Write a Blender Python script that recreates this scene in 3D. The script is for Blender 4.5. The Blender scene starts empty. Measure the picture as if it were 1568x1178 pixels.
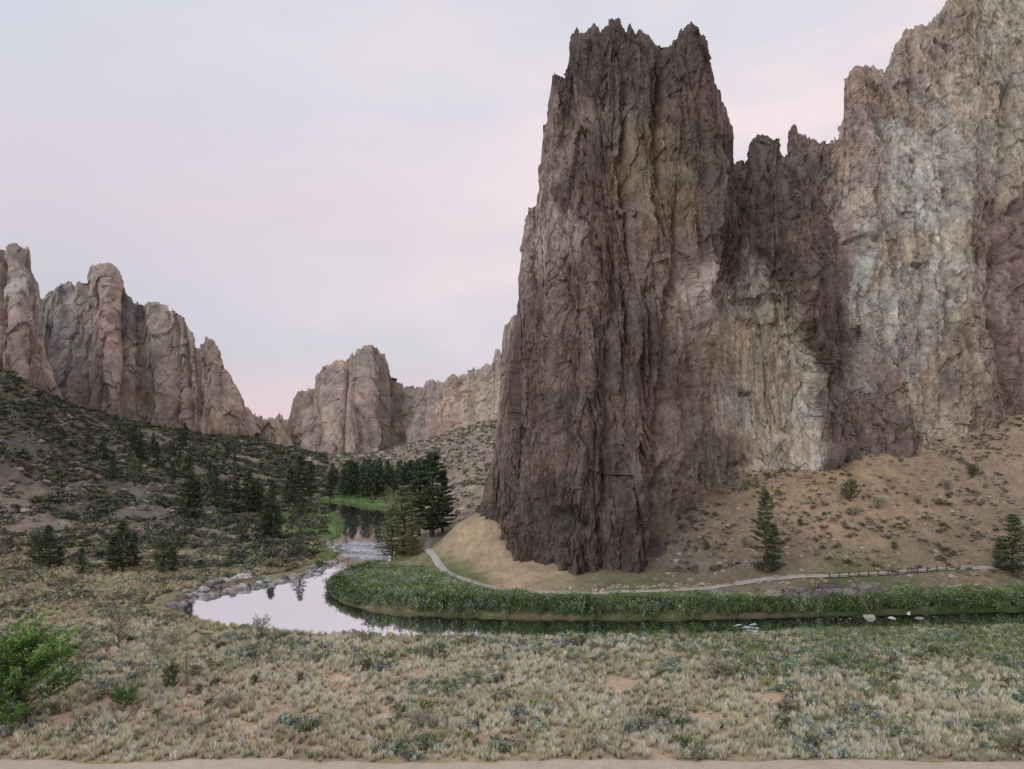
import bpy, math, numpy as np, time
from mathutils import Vector
T0=time.time()
def tick(s): print('TICK',s,round(time.time()-T0,1))
F=1120.0; CU=784.0; HV=640.0; EYE=30.0
rng=np.random.default_rng(7)
def world(u,v,d): return np.stack([(u-CU)/F*d, d+0*u, EYE-(v-HV)/F*d],-1)
def lin(c):
    c=np.asarray(c,float)/255.
    return np.where(c<=0.04045,c/12.92,((c+0.055)/1.055)**2.4)
# ---------------------------------------------------------------- noise
_r=np.random.default_rng(3)
PERM=_r.permutation(256).astype(np.int32); PERM=np.concatenate([PERM,PERM,PERM])
GR=_r.normal(size=(256,3)); GR/=np.linalg.norm(GR,axis=1)[:,None]; GR=GR.astype(np.float32)
RND=_r.random((256,4)).astype(np.float32)
def hsh(i,j,k): return PERM[PERM[PERM[i&255]+(j&255)]+(k&255)]
def pn(x,y,z,s=0):
    x=np.asarray(x,np.float32)+np.float32(s*17.37); y=np.asarray(y,np.float32)+np.float32(s*5.11); z=np.asarray(z,np.float32)+np.float32(s*9.7)
    x,y,z=np.broadcast_arrays(x,y,z)
    i=np.floor(x).astype(np.int32); j=np.floor(y).astype(np.int32); k=np.floor(z).astype(np.int32)
    a=x-i;b=y-j;c=z-k
    a=a.astype(np.float32);b=b.astype(np.float32);c=c.astype(np.float32)
    fa=a*a*a*(a*(a*6-15)+10);fb=b*b*b*(b*(b*6-15)+10);fc=c*c*c*(c*(c*6-15)+10)
    out=0
    for di in (0,1):
        for dj in (0,1):
            for dk in (0,1):
                g=GR[hsh(i+di,j+dj,k+dk)]
                w=(fa if di else 1-fa)*(fb if dj else 1-fb)*(fc if dk else 1-fc)
                out=out+w*(g[...,0]*(a-di)+g[...,1]*(b-dj)+g[...,2]*(c-dk))
    return out*1.5
def fbm(x,y,z,o=4,s=0):
    t=0;a=1.0;f=1.0;n=0
    for q in range(o):
        t=t+a*pn(x*f,y*f,z*f,s+q*3);n+=a;a*=.5;f*=2.03
    return t/n*1.4
def facet(x,y,z,s=0,tilt=1.0):
    """fractured block offsets: random offset + random tilt in each Voronoi cell"""
    x=np.asarray(x,np.float32)+np.float32(s*31.7); y=np.asarray(y,np.float32)+np.float32(s*3.3); z=np.asarray(z,np.float32)+np.float32(s*11.9)
    i=np.floor(x).astype(np.int32); j=np.floor(y).astype(np.int32); k=np.floor(z).astype(np.int32)
    best=np.full(x.shape,9e9,np.float32); val=np.zeros(x.shape,np.float32)
    fx=(x-i).astype(np.float32);fy=(y-j).astype(np.float32);fz=(z-k).astype(np.float32)
    for di in (-1,0,1):
        for dj in (-1,0,1):
            for dk in (-1,0,1):
                h=hsh(i+di,j+dj,k+dk); r=RND[h]
                dx=fx-(di+r[...,0]);dy=fy-(dj+r[...,1]);dz=fz-(dk+r[...,2])
                q=dx*dx+dy*dy+dz*dz
                g=GR[(h+77)&255]
                vv=(r[...,3]-.5)+tilt*(g[...,0]*dx+g[...,1]*dy+g[...,2]*dz)
                m=q<best
                best=np.where(m,q,best); val=np.where(m,vv,val)
    return val
def sstep(a,b,x):
    t=np.clip((x-a)/(b-a),0,1); return t*t*(3-2*t)
# ---------------------------------------------------------------- interpolation
class RBF:
    def __init__(s,P,val,c):
        s.P=np.asarray(P,float); n=len(s.P); s.c=c
        A=np.zeros((n+1,n+1)); r=np.sqrt(((s.P[:,None]-s.P[None])**2).sum(-1)+c*c)
        A[:n,:n]=r; A[:n,n]=1; A[n,:n]=1
        s.w=np.linalg.solve(A+np.diag([1e-6]*n+[0]),np.append(val,0))
    def __call__(s,a,b):
        sh=np.shape(a); a=np.ravel(a); b=np.ravel(b); out=np.full(a.shape,s.w[-1])
        for k in range(len(s.P)):
            out+=s.w[k]*np.sqrt((a-s.P[k,0])**2+(b-s.P[k,1])**2+s.c**2)
        return out.reshape(sh)
def blendcol(u,v,pts,vs=1.0,cub=False):
    """regional base colour of rock/soil"""
    u=u.astype(np.float32);v=v.astype(np.float32)
    num=[np.zeros(u.shape,np.float32) for _ in range(3)]; den=np.zeros(u.shape,np.float32)
    for (pu,pv,c) in pts:
        q=((u-pu)**2+(vs*(v-pv))**2+60.)*1e-3
        w=1.0/(q*q*q) if cub else 1./(q*q)
        l=lin(c)
        for i in range(3): num[i]+=w*np.float32(l[i])
        den+=w
    return np.stack([n/den for n in num],-1)
# ---------------------------------------------------------------- mesh utils
def mkmesh(name,V,Fc,col=None,mat=None,smooth=False):
    me=bpy.data.meshes.new(name); V=np.asarray(V,np.float32).reshape(-1,3); Fc=np.asarray(Fc,np.int32)
    n=Fc.shape[1]
    me.vertices.add(len(V)); me.vertices.foreach_set('co',V.ravel())
    me.loops.add(Fc.size); me.loops.foreach_set('vertex_index',Fc.ravel())
    me.polygons.add(len(Fc)); me.polygons.foreach_set('loop_start',np.arange(0,Fc.size,n,dtype=np.int32))
    me.polygons.foreach_set('use_smooth',np.full(len(Fc),smooth))
    me.update(calc_edges=True)
    if col is not None:
        a=me.color_attributes.new('Col','FLOAT_COLOR','POINT')
        c=np.ones((len(V),4),np.float32); c[:,:3]=np.asarray(col).reshape(-1,3); a.data.foreach_set('color',c.ravel())
    if mat: me.materials.append(mat)
    return me
def addobj(name,me,parent=None,loc=(0,0,0)):
    o=bpy.data.objects.new(name,me); bpy.context.scene.collection.objects.link(o); o.location=loc
    if parent: o.parent=parent
    return o
def gridfaces(nr,nc):
    a=np.arange(nr*nc).reshape(nr,nc)
    return np.stack([a[:-1,:-1],a[:-1,1:],a[1:,1:],a[1:,:-1]],-1).reshape(-1,4)
# ---------------------------------------------------------------- materials
def newmat(name):
    m=bpy.data.materials.new(name); m.use_nodes=True; nt=m.node_tree; nt.nodes.clear()
    o=nt.nodes.new('ShaderNodeOutputMaterial'); b=nt.nodes.new('ShaderNodeBsdfPrincipled')
    nt.links.new(b.outputs[0],o.inputs[0]); return m,nt,b
def attr_mat(name,rough=.9,scales=((1,1,1,1.5,.25),),bump=None,spec=.1,transl=0):
    m,nt,b=newmat(name); L=nt.links
    at=nt.nodes.new('ShaderNodeAttribute'); at.attribute_name='Col'
    tc=nt.nodes.new('ShaderNodeTexCoord'); cur=at.outputs['Color']
    for (sx,sy,sz,sc,amt) in scales:
        mp=nt.nodes.new('ShaderNodeMapping'); mp.inputs['Scale'].default_value=(sx,sy,sz); L.new(tc.outputs['Object'],mp.inputs[0])
        n=nt.nodes.new('ShaderNodeTexNoise'); n.inputs['Scale'].default_value=sc; n.inputs['Detail'].default_value=5; n.inputs['Roughness'].default_value=.65
        L.new(mp.outputs[0],n.inputs['Vector'])
        mr=nt.nodes.new('ShaderNodeMapRange'); mr.inputs[1].default_value=.3; mr.inputs[2].default_value=.7; mr.inputs[3].default_value=1-amt; mr.inputs[4].default_value=1+amt
        L.new(n.outputs[0],mr.inputs[0])
        vm=nt.nodes.new('ShaderNodeVectorMath'); vm.operation='SCALE'; L.new(cur,vm.inputs[0]); L.new(mr.outputs[0],vm.inputs['Scale']); cur=vm.outputs[0]
    L.new(cur,b.inputs['Base Color']); b.inputs['Roughness'].default_value=rough; b.inputs['Specular IOR Level'].default_value=spec
    if bump:
        sx,sy,sz,sc,st,dist=bump
        mp=nt.nodes.new('ShaderNodeMapping'); mp.inputs['Scale'].default_value=(sx,sy,sz); L.new(tc.outputs['Object'],mp.inputs[0])
        n=nt.nodes.new('ShaderNodeTexNoise'); n.inputs['Scale'].default_value=sc; n.inputs['Detail'].default_value=6; n.inputs['Roughness'].default_value=.7
        L.new(mp.outputs[0],n.inputs['Vector'])
        bp=nt.nodes.new('ShaderNodeBump'); bp.inputs['Strength'].default_value=st; bp.inputs['Distance'].default_value=dist
        L.new(n.outputs[0],bp.inputs['Height']); L.new(bp.outputs[0],b.inputs['Normal'])
    return m
ROCK=attr_mat('rock',.92,((1,1,.25,.9,.26),(1,1,.6,2.6,.25)),(1,1,.6,1.6,.6,.55))
FROCK=attr_mat('rock_distant',.95,((1,1,.3,.18,.14),(1,1,.5,.7,.16)),(1,1,.4,.5,.5,1.6))
SOIL=attr_mat('soil',.95,((1,1,1,.35,.16),(1,1,1,2.5,.22)),(1,1,1,2.0,.6,.3),.05)
LEAF=attr_mat('foliage',.7,((1,1,1,1.2,.15),),None,.15)
GRASS=attr_mat('dry_grass',.8,((1,1,1,.15,.12),),None,.1)
STONE=attr_mat('stone',.85,((1,1,1,1.5,.25),),(1,1,1,3,.6,.2))
PATHM=attr_mat('gravel',.95,((1,1,1,.6,.1),(1,1,1,4,.12)),(1,1,1,6,.4,.05))
WOOD=attr_mat('wood',.85,((1,1,1,3,.25),))
FOAM=attr_mat('foam',.5,((1,1,1,3,.1),))
m,nt,b=newmat('water'); WATER=m
b.inputs['Base Color'].default_value=(.035,.04,.03,1); b.inputs['Roughness'].default_value=.3
gl=nt.nodes.new('ShaderNodeBsdfGlossy'); gl.inputs['Roughness'].default_value=.03; gl.inputs['Color'].default_value=(.95,.96,.98,1)
mx=nt.nodes.new('ShaderNodeMixShader'); mx.inputs[0].default_value=.86
nt.links.new(b.outputs[0],mx.inputs[1]); nt.links.new(gl.outputs[0],mx.inputs[2])
nt.links.new(mx.outputs[0],[n for n in nt.nodes if n.type=='OUTPUT_MATERIAL'][0].inputs[0])
tc=nt.nodes.new('ShaderNodeTexCoord'); n=nt.nodes.new('ShaderNodeTexNoise'); n.inputs['Scale'].default_value=.8; n.inputs['Detail'].default_value=3
bp=nt.nodes.new('ShaderNodeBump'); bp.inputs['Strength'].default_value=.2; bp.inputs['Distance'].default_value=.025
nt.links.new(tc.outputs['Object'],n.inputs['Vector']); nt.links.new(n.outputs[0],bp.inputs['Height'])
nt.links.new(bp.outputs[0],gl.inputs['Normal'])

# ================================================================ CLIFFS
def cliff(name,sky,base,dpts,cols,nu,nt_,disp,mat,thick=30,jag=5,K=1.0,cs=.012,vs=.5,dents=(),lines=(),seed=0,warp=45,rnd=3.,streak=(2.5,14),fd=26.,ln=14.,haze=0.):
    sky=np.array(sky,float); base=np.array(base,float)
    uu=np.linspace(sky[0,0],sky[-1,0],6000); tv=np.interp(uu,sky[:,0],sky[:,1])
    vis=np.interp(uu,[1600,1700],[1,.25])
    s=np.concatenate([[0],np.cumsum(np.sqrt(np.diff(uu)**2+(.3*np.diff(tv))**2)*vis[1:])]); u=np.interp(np.linspace(0,s[-1],nu),s,uu)
    top=np.interp(u,sky[:,0],sky[:,1]); bs=np.interp(u,base[:,0],base[:,1]); slope=np.gradient(top,u)
    j=facet(u/16.,u*0+seed,u*0,seed,.5)*jag*1.6+facet(u/5.5,u*0+seed,u*0,seed+5,.7)*jag*.9+fbm(u/2.5,0*u,0*u,2,4)*jag*.5
    top=np.minimum(top+j,bs-2)
    nb=12; t=np.linspace(0,1,nt_)[:,None]
    V=bs[None]+(top-bs)[None]*t; U=np.broadcast_to(u[None],V.shape)
    D=np.array(dpts,float)
    rb=RBF(np.stack([D[:,0]/100,D[:,1]/100*vs],-1),D[:,2],.12)
    dist=(V-top[None])/np.sqrt(1+slope[None]**2)
    d=rb(U/100,V/100*vs)+rnd*np.exp(-dist/6.)
    P=world(U,V,d)
    k=np.linspace(0,1,nb+1)[1:,None]
    tp=P[-1]; bk=np.zeros((nb,nu,3)); hz=(tp[:,2]-P[0][:,2])[None]
    dy=thick*np.sin(k*np.pi/2)*np.ones_like(hz)*np.clip(hz/40,.15,1)
    bk[...,1]=tp[None,:,1]+dy; bk[...,0]=tp[None,:,0]*bk[...,1]/tp[None,:,1]; bk[...,2]=tp[None,:,2]-hz*(1-np.cos(k*np.pi/2))-4*k
    P=np.concatenate([P,bk],0)
    U=np.concatenate([U,np.broadcast_to(u[None],(nb,nu))],0); V=np.concatenate([V,np.broadcast_to(top[None],(nb,nu))],0)
    fade=np.concatenate([.35+.65*sstep(0,fd,dist),np.full((nb,nu),.25)],0)
    a=np.gradient(P,axis=0); c=np.gradient(P,axis=1); N=np.cross(c,a); N/=np.linalg.norm(N,axis=-1)[...,None]+1e-6
    x,y,z=P[...,0],P[...,1],P[...,2]
    h=disp(x,y,z,U,V)
    for (du_,dv_,ru,rv,dp) in dents:
        w=U+pn(U/20,V/20,0*U,2)*ru*.8; q=((w-du_)/ru)**2+((V+pn(U/15,V/15,0*U,9)*rv*.6-dv_)/rv)**2
        h=h-dp*np.exp(-q*q)
    # major ribs (+) and gullies (-)
    wU=U+ln*fbm(U/60,V/90,0*U,3,15)+ln*.35*fbm(U/12,V/25,0*U,2,18)
    for (pts,wd,am) in lines:
        b_=np.full(U.shape,1e9)
        for (u0,v0),(u1,v1) in zip(pts[:-1],pts[1:]):
            ex,ey=u1-u0,v1-v0; tt=np.clip(((wU-u0)*ex+(V-v0)*ey)/(ex*ex+ey*ey),0,1)
            b_=np.minimum(b_,np.sqrt((wU-u0-tt*ex)**2+(.5*(V-v0-tt*ey))**2))
        h=h+am*np.maximum(0,1-b_/wd)*(1.0) if am>0 else h+am*np.exp(-(b_/wd)**2)
    h=h*fade
    P=P+N*h[...,None]
    wu=U+warp*fbm(U*cs,V*cs*.6,0*U,5,1+seed); wv=V+warp*1.5*fbm(U*cs,V*cs*.6,0*U,5,31+seed)
    C=blendcol(wu,wv,cols,.6,True)*K
    st=fbm(x/streak[0],y/streak[0],z/streak[1],4,70); bl=fbm(x/9,y/9,z/14,4,90); sp_=fbm(x/1.6,y/1.6,z/2.4,3,95)
    C=C*np.clip(1+.5*st+.3*bl+.5*np.clip(sp_-.15,0,1)-.25*np.clip(-sp_-.2,0,1),.35,2)[...,None]
    hu=fbm(x/6,y/6,z/8,4,50)
    C=C*np.stack([1+.10*hu,1+0*hu,1-.12*hu],-1)
    C=np.clip(C*(1-haze)+haze*lin((182,174,174)),.012,.8)  # distance haze is mixed into the rock colour as a pale tone
    me=mkmesh(name,P,gridfaces(*P.shape[:2]),C,mat); tick(name); return addobj(name,me)

def ridged(x,y,z,s): return 1-2.2*np.abs(pn(x,y,z,s))
def disp_main(x,y,z,U,V):
    w1=1.2*pn(x/12,y/12,z/50,40); wx=x+w1+.05*z; wy=y+1.2*pn(x/12,y/12,z/50,44)
    dark=sstep(0,1,(1285+25*pn(V/60,U/60,0*U,3)-U)/60)      # welded, columnar rock on the tower; massive tuff to the right
    h=(ridged(wx/13,wy/13,z/130,1)-.5)*1.6
    h+=(ridged(wx/4.6,wy/4.6,z/60,5)-.5)*(.3+.4*dark)
    h+=pn(wx/1.6,wy/1.6,z/16,8)*(.22+.3*dark)
    h+=facet(wx/3.6,wy/3.6,z/(18*dark+7*(1-dark)),1,.9)*.95
    h+=facet(wx/1.4,wy/1.4,z/(5*dark+2.5*(1-dark)),4,.9)*.58
    h+=facet(wx/.62,wy/.62,z/1.5,6,.9)*.3
    h+=fbm(x/1.1,y/1.1,z/1.7,3,12)*.34
    c=np.abs(pn(wx/5,wy/5,z/100,21)); h-=.6*np.exp(-(c/.025)**2)
    return h
sky_main=[(718,800),(735,770),(745,740),(760,692),(766,640),(770,600),(777,545),(784,505),(794,462),(795,430),(800,375),(803,335),(818,315),(823,290),(829,240),(830,195),(838,160),(846,116),(850,112),(864,118),(868,100),(870,80),(873,54),(882,46),(890,52),(897,56),(903,38),(910,38),(920,44),(934,30),(940,38),(948,32),(958,52),(964,33),(972,50),(986,56),(1000,66),(1020,76),(1034,68),(1044,44),(1050,42),(1058,31),(1068,48),(1082,62),(1089,105),(1104,150),(1116,185),(1124,215),(1128,246),(1139,248),(1146,224),(1156,212),(1168,216),(1180,226),(1198,248),(1205,240),(1210,205),(1215,196),(1226,208),(1240,208),(1262,218),(1282,212),(1292,180),(1297,125),(1310,104),(1338,108),(1355,106),(1372,62),(1386,42),(1420,34),(1448,6),(1480,-18),(1568,-60),(1700,-90),(1900,-40),(2100,100)]
base_main=[(718,803),(735,800),(780,880),(870,915),(950,910),(1015,905),(1040,850),(1070,800),(1130,770),(1290,740),(1420,725),(1568,680),(1800,640),(2100,600)]
d_main=[(718,800,153),(735,780,151),(775,560,153),(800,400,154),(825,280,156),(845,130,158),(870,60,159),
(780,860,143),(870,900,132),(875,700,134.5),(880,500,139),(895,250,146),(930,50,152),(815,750,143),(830,500,146),
(950,900,134),(960,600,140),(980,300,147),(1000,80,153),(1060,50,156),(1090,150,159),(1120,230,163),
(1015,890,138),(1030,700,142),(1040,500,147),(1060,300,152),
(1060,760,157),(1085,600,162),(1100,480,163),(1110,350,158),(1135,260,163),
(1150,720,166),(1150,600,169),(1150,500,168),(1160,380,161),(1210,600,169),
(1235,700,165),(1250,500,164),(1230,400,161),(1200,300,162),(1170,230,168),(1290,690,167),(1300,560,173),
(1250,225,178),(1285,170,184),(1320,120,192),(1330,300,182),(1350,450,180),(1380,600,179),(1420,690,178),
(1450,200,193),(1450,400,187),(1568,650,189),(1540,480,186),(1568,400,194),(1568,100,202),(1450,10,206),(1568,-50,212),(1800,600,200),(1800,0,215),(2100,300,225)]
lines_main=[([(1018,70),(1005,330)],9,-3.5),([(900,60),(905,400),(885,880)],20,2.2),([(935,380),(925,870)],7,-1.8),([(985,330),(960,860)],18,2.4),([(1040,330),(1000,880)],8,-2.4),([(1092,260),(1075,480),(1045,760)],16,2.6),([(862,140),(850,420)],7,-1.8),
([(845,430),(800,860)],15,2),([(880,420),(850,860)],7,-1.6),([(1170,240),(1230,450),(1268,700)],26,4.5),([(1142,260),(1165,420)],10,-3),([(1290,330),(1300,560),(1330,700)],9,-3),([(1310,130),(1330,400)],22,2.4),([(1400,60),(1395,300),(1420,640)],7,-2),
([(1480,0),(1470,330),(1500,620)],26,3.2),([(1545,150),(1520,420),(1545,640)],10,-3),([(955,60),(965,300)],7,-1.8),([(1060,60),(1080,260)],14,2),([(1110,430),(1120,700)],8,1.6),([(1185,480),(1200,720)],10,-2),([(1360,430),(1375,690)],12,2.4),([(1240,230),(1275,330)],10,-2.5),([(1450,420),(1450,640)],7,-2)]
DK=(103,92,87); DK2=(94,85,81); PL=(174,168,152); PY=(168,159,138); GRN=(156,159,148); PRP=(124,111,104); TAN=(150,140,125)
cols_main=[(740,780,DK),(780,640,(114,101,95)),(810,480,(118,105,98)),(840,300,(146,133,123)),(858,200,(126,113,104)),(870,100,DK2),(850,390,(150,140,131)),(825,380,(140,128,119)),
(860,600,DK),(870,820,DK2),(880,500,(120,107,99)),(900,300,DK),(920,100,DK2),(950,700,DK),(960,860,DK2),(980,500,DK),(1000,250,(120,110,92)),(1000,80,DK2),(940,180,(116,106,97)),(1020,280,(122,111,94)),
(1050,60,DK2),(1080,160,(108,96,89)),(1060,250,(104,96,89)),(1030,400,(122,109,98)),(1010,600,(112,99,92)),(1000,780,(104,95,90)),(1030,760,(124,111,100)),(1020,850,(120,108,98)),(1045,600,(126,113,102)),(930,420,(116,102,95)),
(1075,680,(140,129,115)),(1085,560,(158,149,132)),(1085,440,(152,145,134)),(1105,400,(118,107,99)),(1130,300,DK2),(1100,330,DK),(1120,460,(158,155,145)),(1050,660,(126,114,104)),
(1120,560,PY),(1160,620,PL),(1190,690,PL),(1130,690,(158,148,132)),(1160,530,PY),(1185,570,PL),(1230,660,(162,156,144)),(1160,470,(160,154,139)),(1100,620,(162,155,139)),(1205,640,PL),(1180,630,PY),
(1235,560,DK),(1240,480,DK),(1200,400,(108,97,91)),(1270,620,(106,95,90)),(1290,690,(110,98,93)),(1180,300,DK),(1160,240,DK2),(1230,330,(110,99,93)),(1290,520,(104,94,89)),
(1250,240,(122,112,104)),(1290,300,(142,132,120)),(1300,420,(132,122,113)),(1310,350,(152,144,132)),(1300,200,(146,134,122)),(1320,130,(140,127,115)),(1370,100,(146,135,121)),(1330,600,(142,134,124)),
(1360,240,GRN),(1400,300,(164,166,155)),(1420,420,(160,158,145)),(1450,480,(157,154,139)),(1340,480,(154,153,144)),(1370,380,(152,146,131)),(1450,250,(153,149,136)),(1380,560,(150,147,138)),(1330,410,GRN),(1390,470,(157,156,145)),
(1420,660,(156,147,129)),(1410,600,TAN),(1350,650,(124,111,103)),(1400,680,(118,106,99)),(1470,600,(138,127,115)),(1510,500,(144,133,122)),(1550,400,PRP),(1540,560,(132,119,110)),(1560,620,(126,113,105)),(1520,330,(130,117,108)),
(1480,100,(146,139,122)),(1550,50,(151,147,131)),(1540,200,(148,143,128)),(1430,60,(149,139,124)),(1440,150,(154,148,134)),(1480,200,(155,151,136)),(1500,270,(149,145,132)),(1700,300,TAN)]
def deepen(cols):
    o=[]
    for (a,b_,c) in cols:
        L_=sum(c)/3; f=np.interp(L_,[85,105,125,145,165],[.87,.89,.93,.97,.99]); c=np.array(c,float); s_=np.interp(L_,[110,140],[1.,.86]); c=L_+(c-L_)*s_
        o.append((a,b_,tuple(c*f*np.array([1.0,.99,1.0]))))
    return o
cols_main=deepen(cols_main)
dents_main=[(870,800,26,22,2.2),(1140,604,9,4,2.2),(1118,714,8,6,1.5),(1322,370,14,7,2.4),(1558,325,9,16,3),(1408,408,20,5,1.6),(968,370,3,50,1.8),(960,480,3,40,1.5),(1000,560,4,60,1.8),(1127,238,8,40,3.0),(1208,262,5,25,2.0),(1150,470,30,14,1.8),(1540,400,22,10,2)]
cliff('rock_tower_cliff',sky_main,base_main,d_main,cols_main,1120,760,disp_main,ROCK,thick=28,jag=6.5,K=1.22,dents=dents_main,lines=lines_main,seed=1,streak=(1.5,16),warp=52)

def disp_far(sc,amp):
    def f(x,y,z,U,V):
        wx=x+3*pn(x/40,y/40,z/80,40)+.08*z
        h=(ridged(wx/(22*sc),y/(22*sc),z/(140*sc),1)-.5)*6*amp
        h+=(ridged(wx/(8*sc),y/(8*sc),z/(60*sc),5)-.5)*3.2*amp
        h+=pn(wx/(3*sc),y/(3*sc),z/(25*sc),8)*1.6*amp
        h+=facet(wx/(8*sc),y/(8*sc),z/(26*sc),1,1.)*3.4*amp
        h+=facet(wx/(3*sc),y/(3*sc),z/(8*sc),4,1.)*1.9*amp
        h+=fbm(x/2.4,y/2.4,z/3.5,3,12)*1.2*amp
        return h
    return f
LB=(144,132,121); LR=(148,131,120)
KF=1.22
cliff('left_canyon_cliff',[(50,470),(60,455),(64,458),(80,450),(100,440),(118,432),(131,427),(138,413),(150,408),(165,406),(178,411),(184,425),(190,442),(205,458),(225,466),(240,470),(262,472),(272,480),(282,492),(295,512),(303,529),(314,522),(322,521),(330,530),(338,545),(348,570),(362,598),(375,622),(395,640),(420,644),(426,634),(431,634),(436,648),(446,672),(456,698)],
 [(50,680),(200,690),(300,700),(390,700),(456,700)],
 [(60,458,450),(100,440,455),(100,650,425),(160,410,440),(165,640,405),(215,470,452),(220,640,425),(270,480,440),(290,660,405),(322,525,440),(350,650,410),(395,645,430),(440,680,430),(190,560,420),(245,560,430),(75,600,440)],
 [(80,500,(120,118,116)),(100,560,(122,118,114)),(140,450,(132,124,117)),(165,470,LR),(165,560,(147,135,126)),(180,520,(155,135,125)),(130,610,(142,130,119)),(230,500,(135,127,118)),(220,560,(135,124,115)),(230,620,(143,130,118)),(280,520,(138,127,117)),(290,600,(145,128,117)),(330,560,(147,132,120)),(310,640,(148,132,118)),(370,640,(150,134,120)),(420,665,(147,133,119)),(200,470,(114,111,109))],
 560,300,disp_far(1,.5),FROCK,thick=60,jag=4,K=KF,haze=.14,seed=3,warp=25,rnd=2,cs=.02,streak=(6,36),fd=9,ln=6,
 lines=[([(188,450),(200,640)],6,-6),([(165,415),(170,640)],16,7),([(130,430),(115,600)],6,-5),([(240,475),(252,650)],14,6),([(285,500),(292,660)],5,-5),([(322,525),(332,660)],10,6),([(301,530),(306,660)],5,-5),([(100,445),(90,600)],12,5),([(215,470),(222,640)],5,-4),([(268,480),(270,640)],5,-4),([(350,580),(365,660)],8,4)])
cliff('left_near_cliff',[(-330,420),(-200,330),(-100,350),(-40,372),(0,377),(20,380),(46,384),(50,400),(55,425),(60,440),(64,500),(72,545),(84,585),(100,622),(124,658)],
 [(-330,640),(-100,640),(0,640),(124,660)],
 [(-300,420,330),(-100,400,345),(-100,620,320),(0,380,350),(0,600,322),(48,390,352),(60,440,360),(60,600,335),(110,640,340),(30,500,330)],
 [(-200,500,LB),(-50,450,(134,124,118)),(10,400,(134,126,121)),(20,440,(148,144,138)),(40,480,(142,131,124)),(10,500,(141,125,116)),(40,550,(146,131,121)),(10,570,(139,123,113)),(70,600,(145,131,120))],
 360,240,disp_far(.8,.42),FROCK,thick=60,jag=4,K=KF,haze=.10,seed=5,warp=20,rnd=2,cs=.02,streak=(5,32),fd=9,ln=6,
 lines=[([(45,400),(58,610)],6,-5),([(22,385),(30,590)],13,6),([(4,385),(2,590)],5,-5),([(-20,385),(-20,590)],13,6)])
cliff('middle_canyon_cliff',[(428,716),(436,668),(444,640),(450,612),(458,604),(470,600),(482,594),(484,578),(492,570),(505,559),(518,552),(530,550),(538,539),(552,536),(575,534),(590,541),(595,556),(601,574),(612,584),(622,592),(640,594),(660,588),(682,584),(698,574),(712,570),(735,562),(752,556),(757,553),(759,539),(766,538),(768,550),(780,545),(830,540),(870,560)],
 [(428,720),(600,730),(700,710),(780,690),(870,690)],
 [(440,665,470),(455,610,475),(450,690,445),(500,560,470),(505,690,430),(560,535,478),(560,690,440),(595,560,485),(620,595,490),(615,700,465),(660,590,470),(650,690,430),(710,572,465),(700,680,420),(760,550,450),(750,670,400),(860,560,460),(860,680,400),(530,620,440)],
 [(455,650,(151,136,124)),(490,600,(150,135,124)),(520,570,(148,134,122)),(560,545,(126,117,109)),(545,600,(147,130,120)),(580,580,(138,127,118)),(500,670,(160,146,134)),(560,660,(146,134,124)),(620,620,(137,125,116)),(610,680,(150,140,128)),(650,610,(136,123,114)),(680,640,(155,136,124)),(640,670,(138,127,118)),(720,600,(152,140,122)),(720,650,(157,146,130)),(750,570,(143,131,118)),(760,630,(152,140,124)),(860,600,LB)],
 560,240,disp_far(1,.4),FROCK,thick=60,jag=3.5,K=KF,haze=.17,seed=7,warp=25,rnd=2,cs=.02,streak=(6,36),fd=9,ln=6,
 lines=[([(600,575),(612,700)],6,-6),([(560,540),(570,690)],18,7),([(530,560),(525,690)],5,-5),([(500,570),(500,690)],12,6),([(642,600),(642,690)],5,-4),([(690,585),(690,680)],13,6),([(722,575),(716,680)],5,-4),([(475,605),(470,690)],5,-4),([(585,555),(590,690)],5,-4),([(660,595),(665,690)],9,5)])
cliff('behind_tower_cliff',[(755,690),(762,640),(766,590),(767,550),(769,520),(771,500),(777,490),(786,482),(805,478),(840,470),(880,480),(960,500)],
 [(755,700),(960,700)],
 [(755,690,300),(768,590,300),(777,510,305),(800,480,300),(800,660,280),(880,480,310),(880,660,290),(960,500,320)],
 [(770,560,(130,119,110)),(790,500,(141,128,116)),(780,620,(137,123,113)),(860,550,LB)],
 180,160,disp_far(.7,.35),FROCK,thick=40,jag=2.5,K=KF,haze=.08,seed=9,warp=15,rnd=1,cs=.02,streak=(5,20),fd=9)

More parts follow.
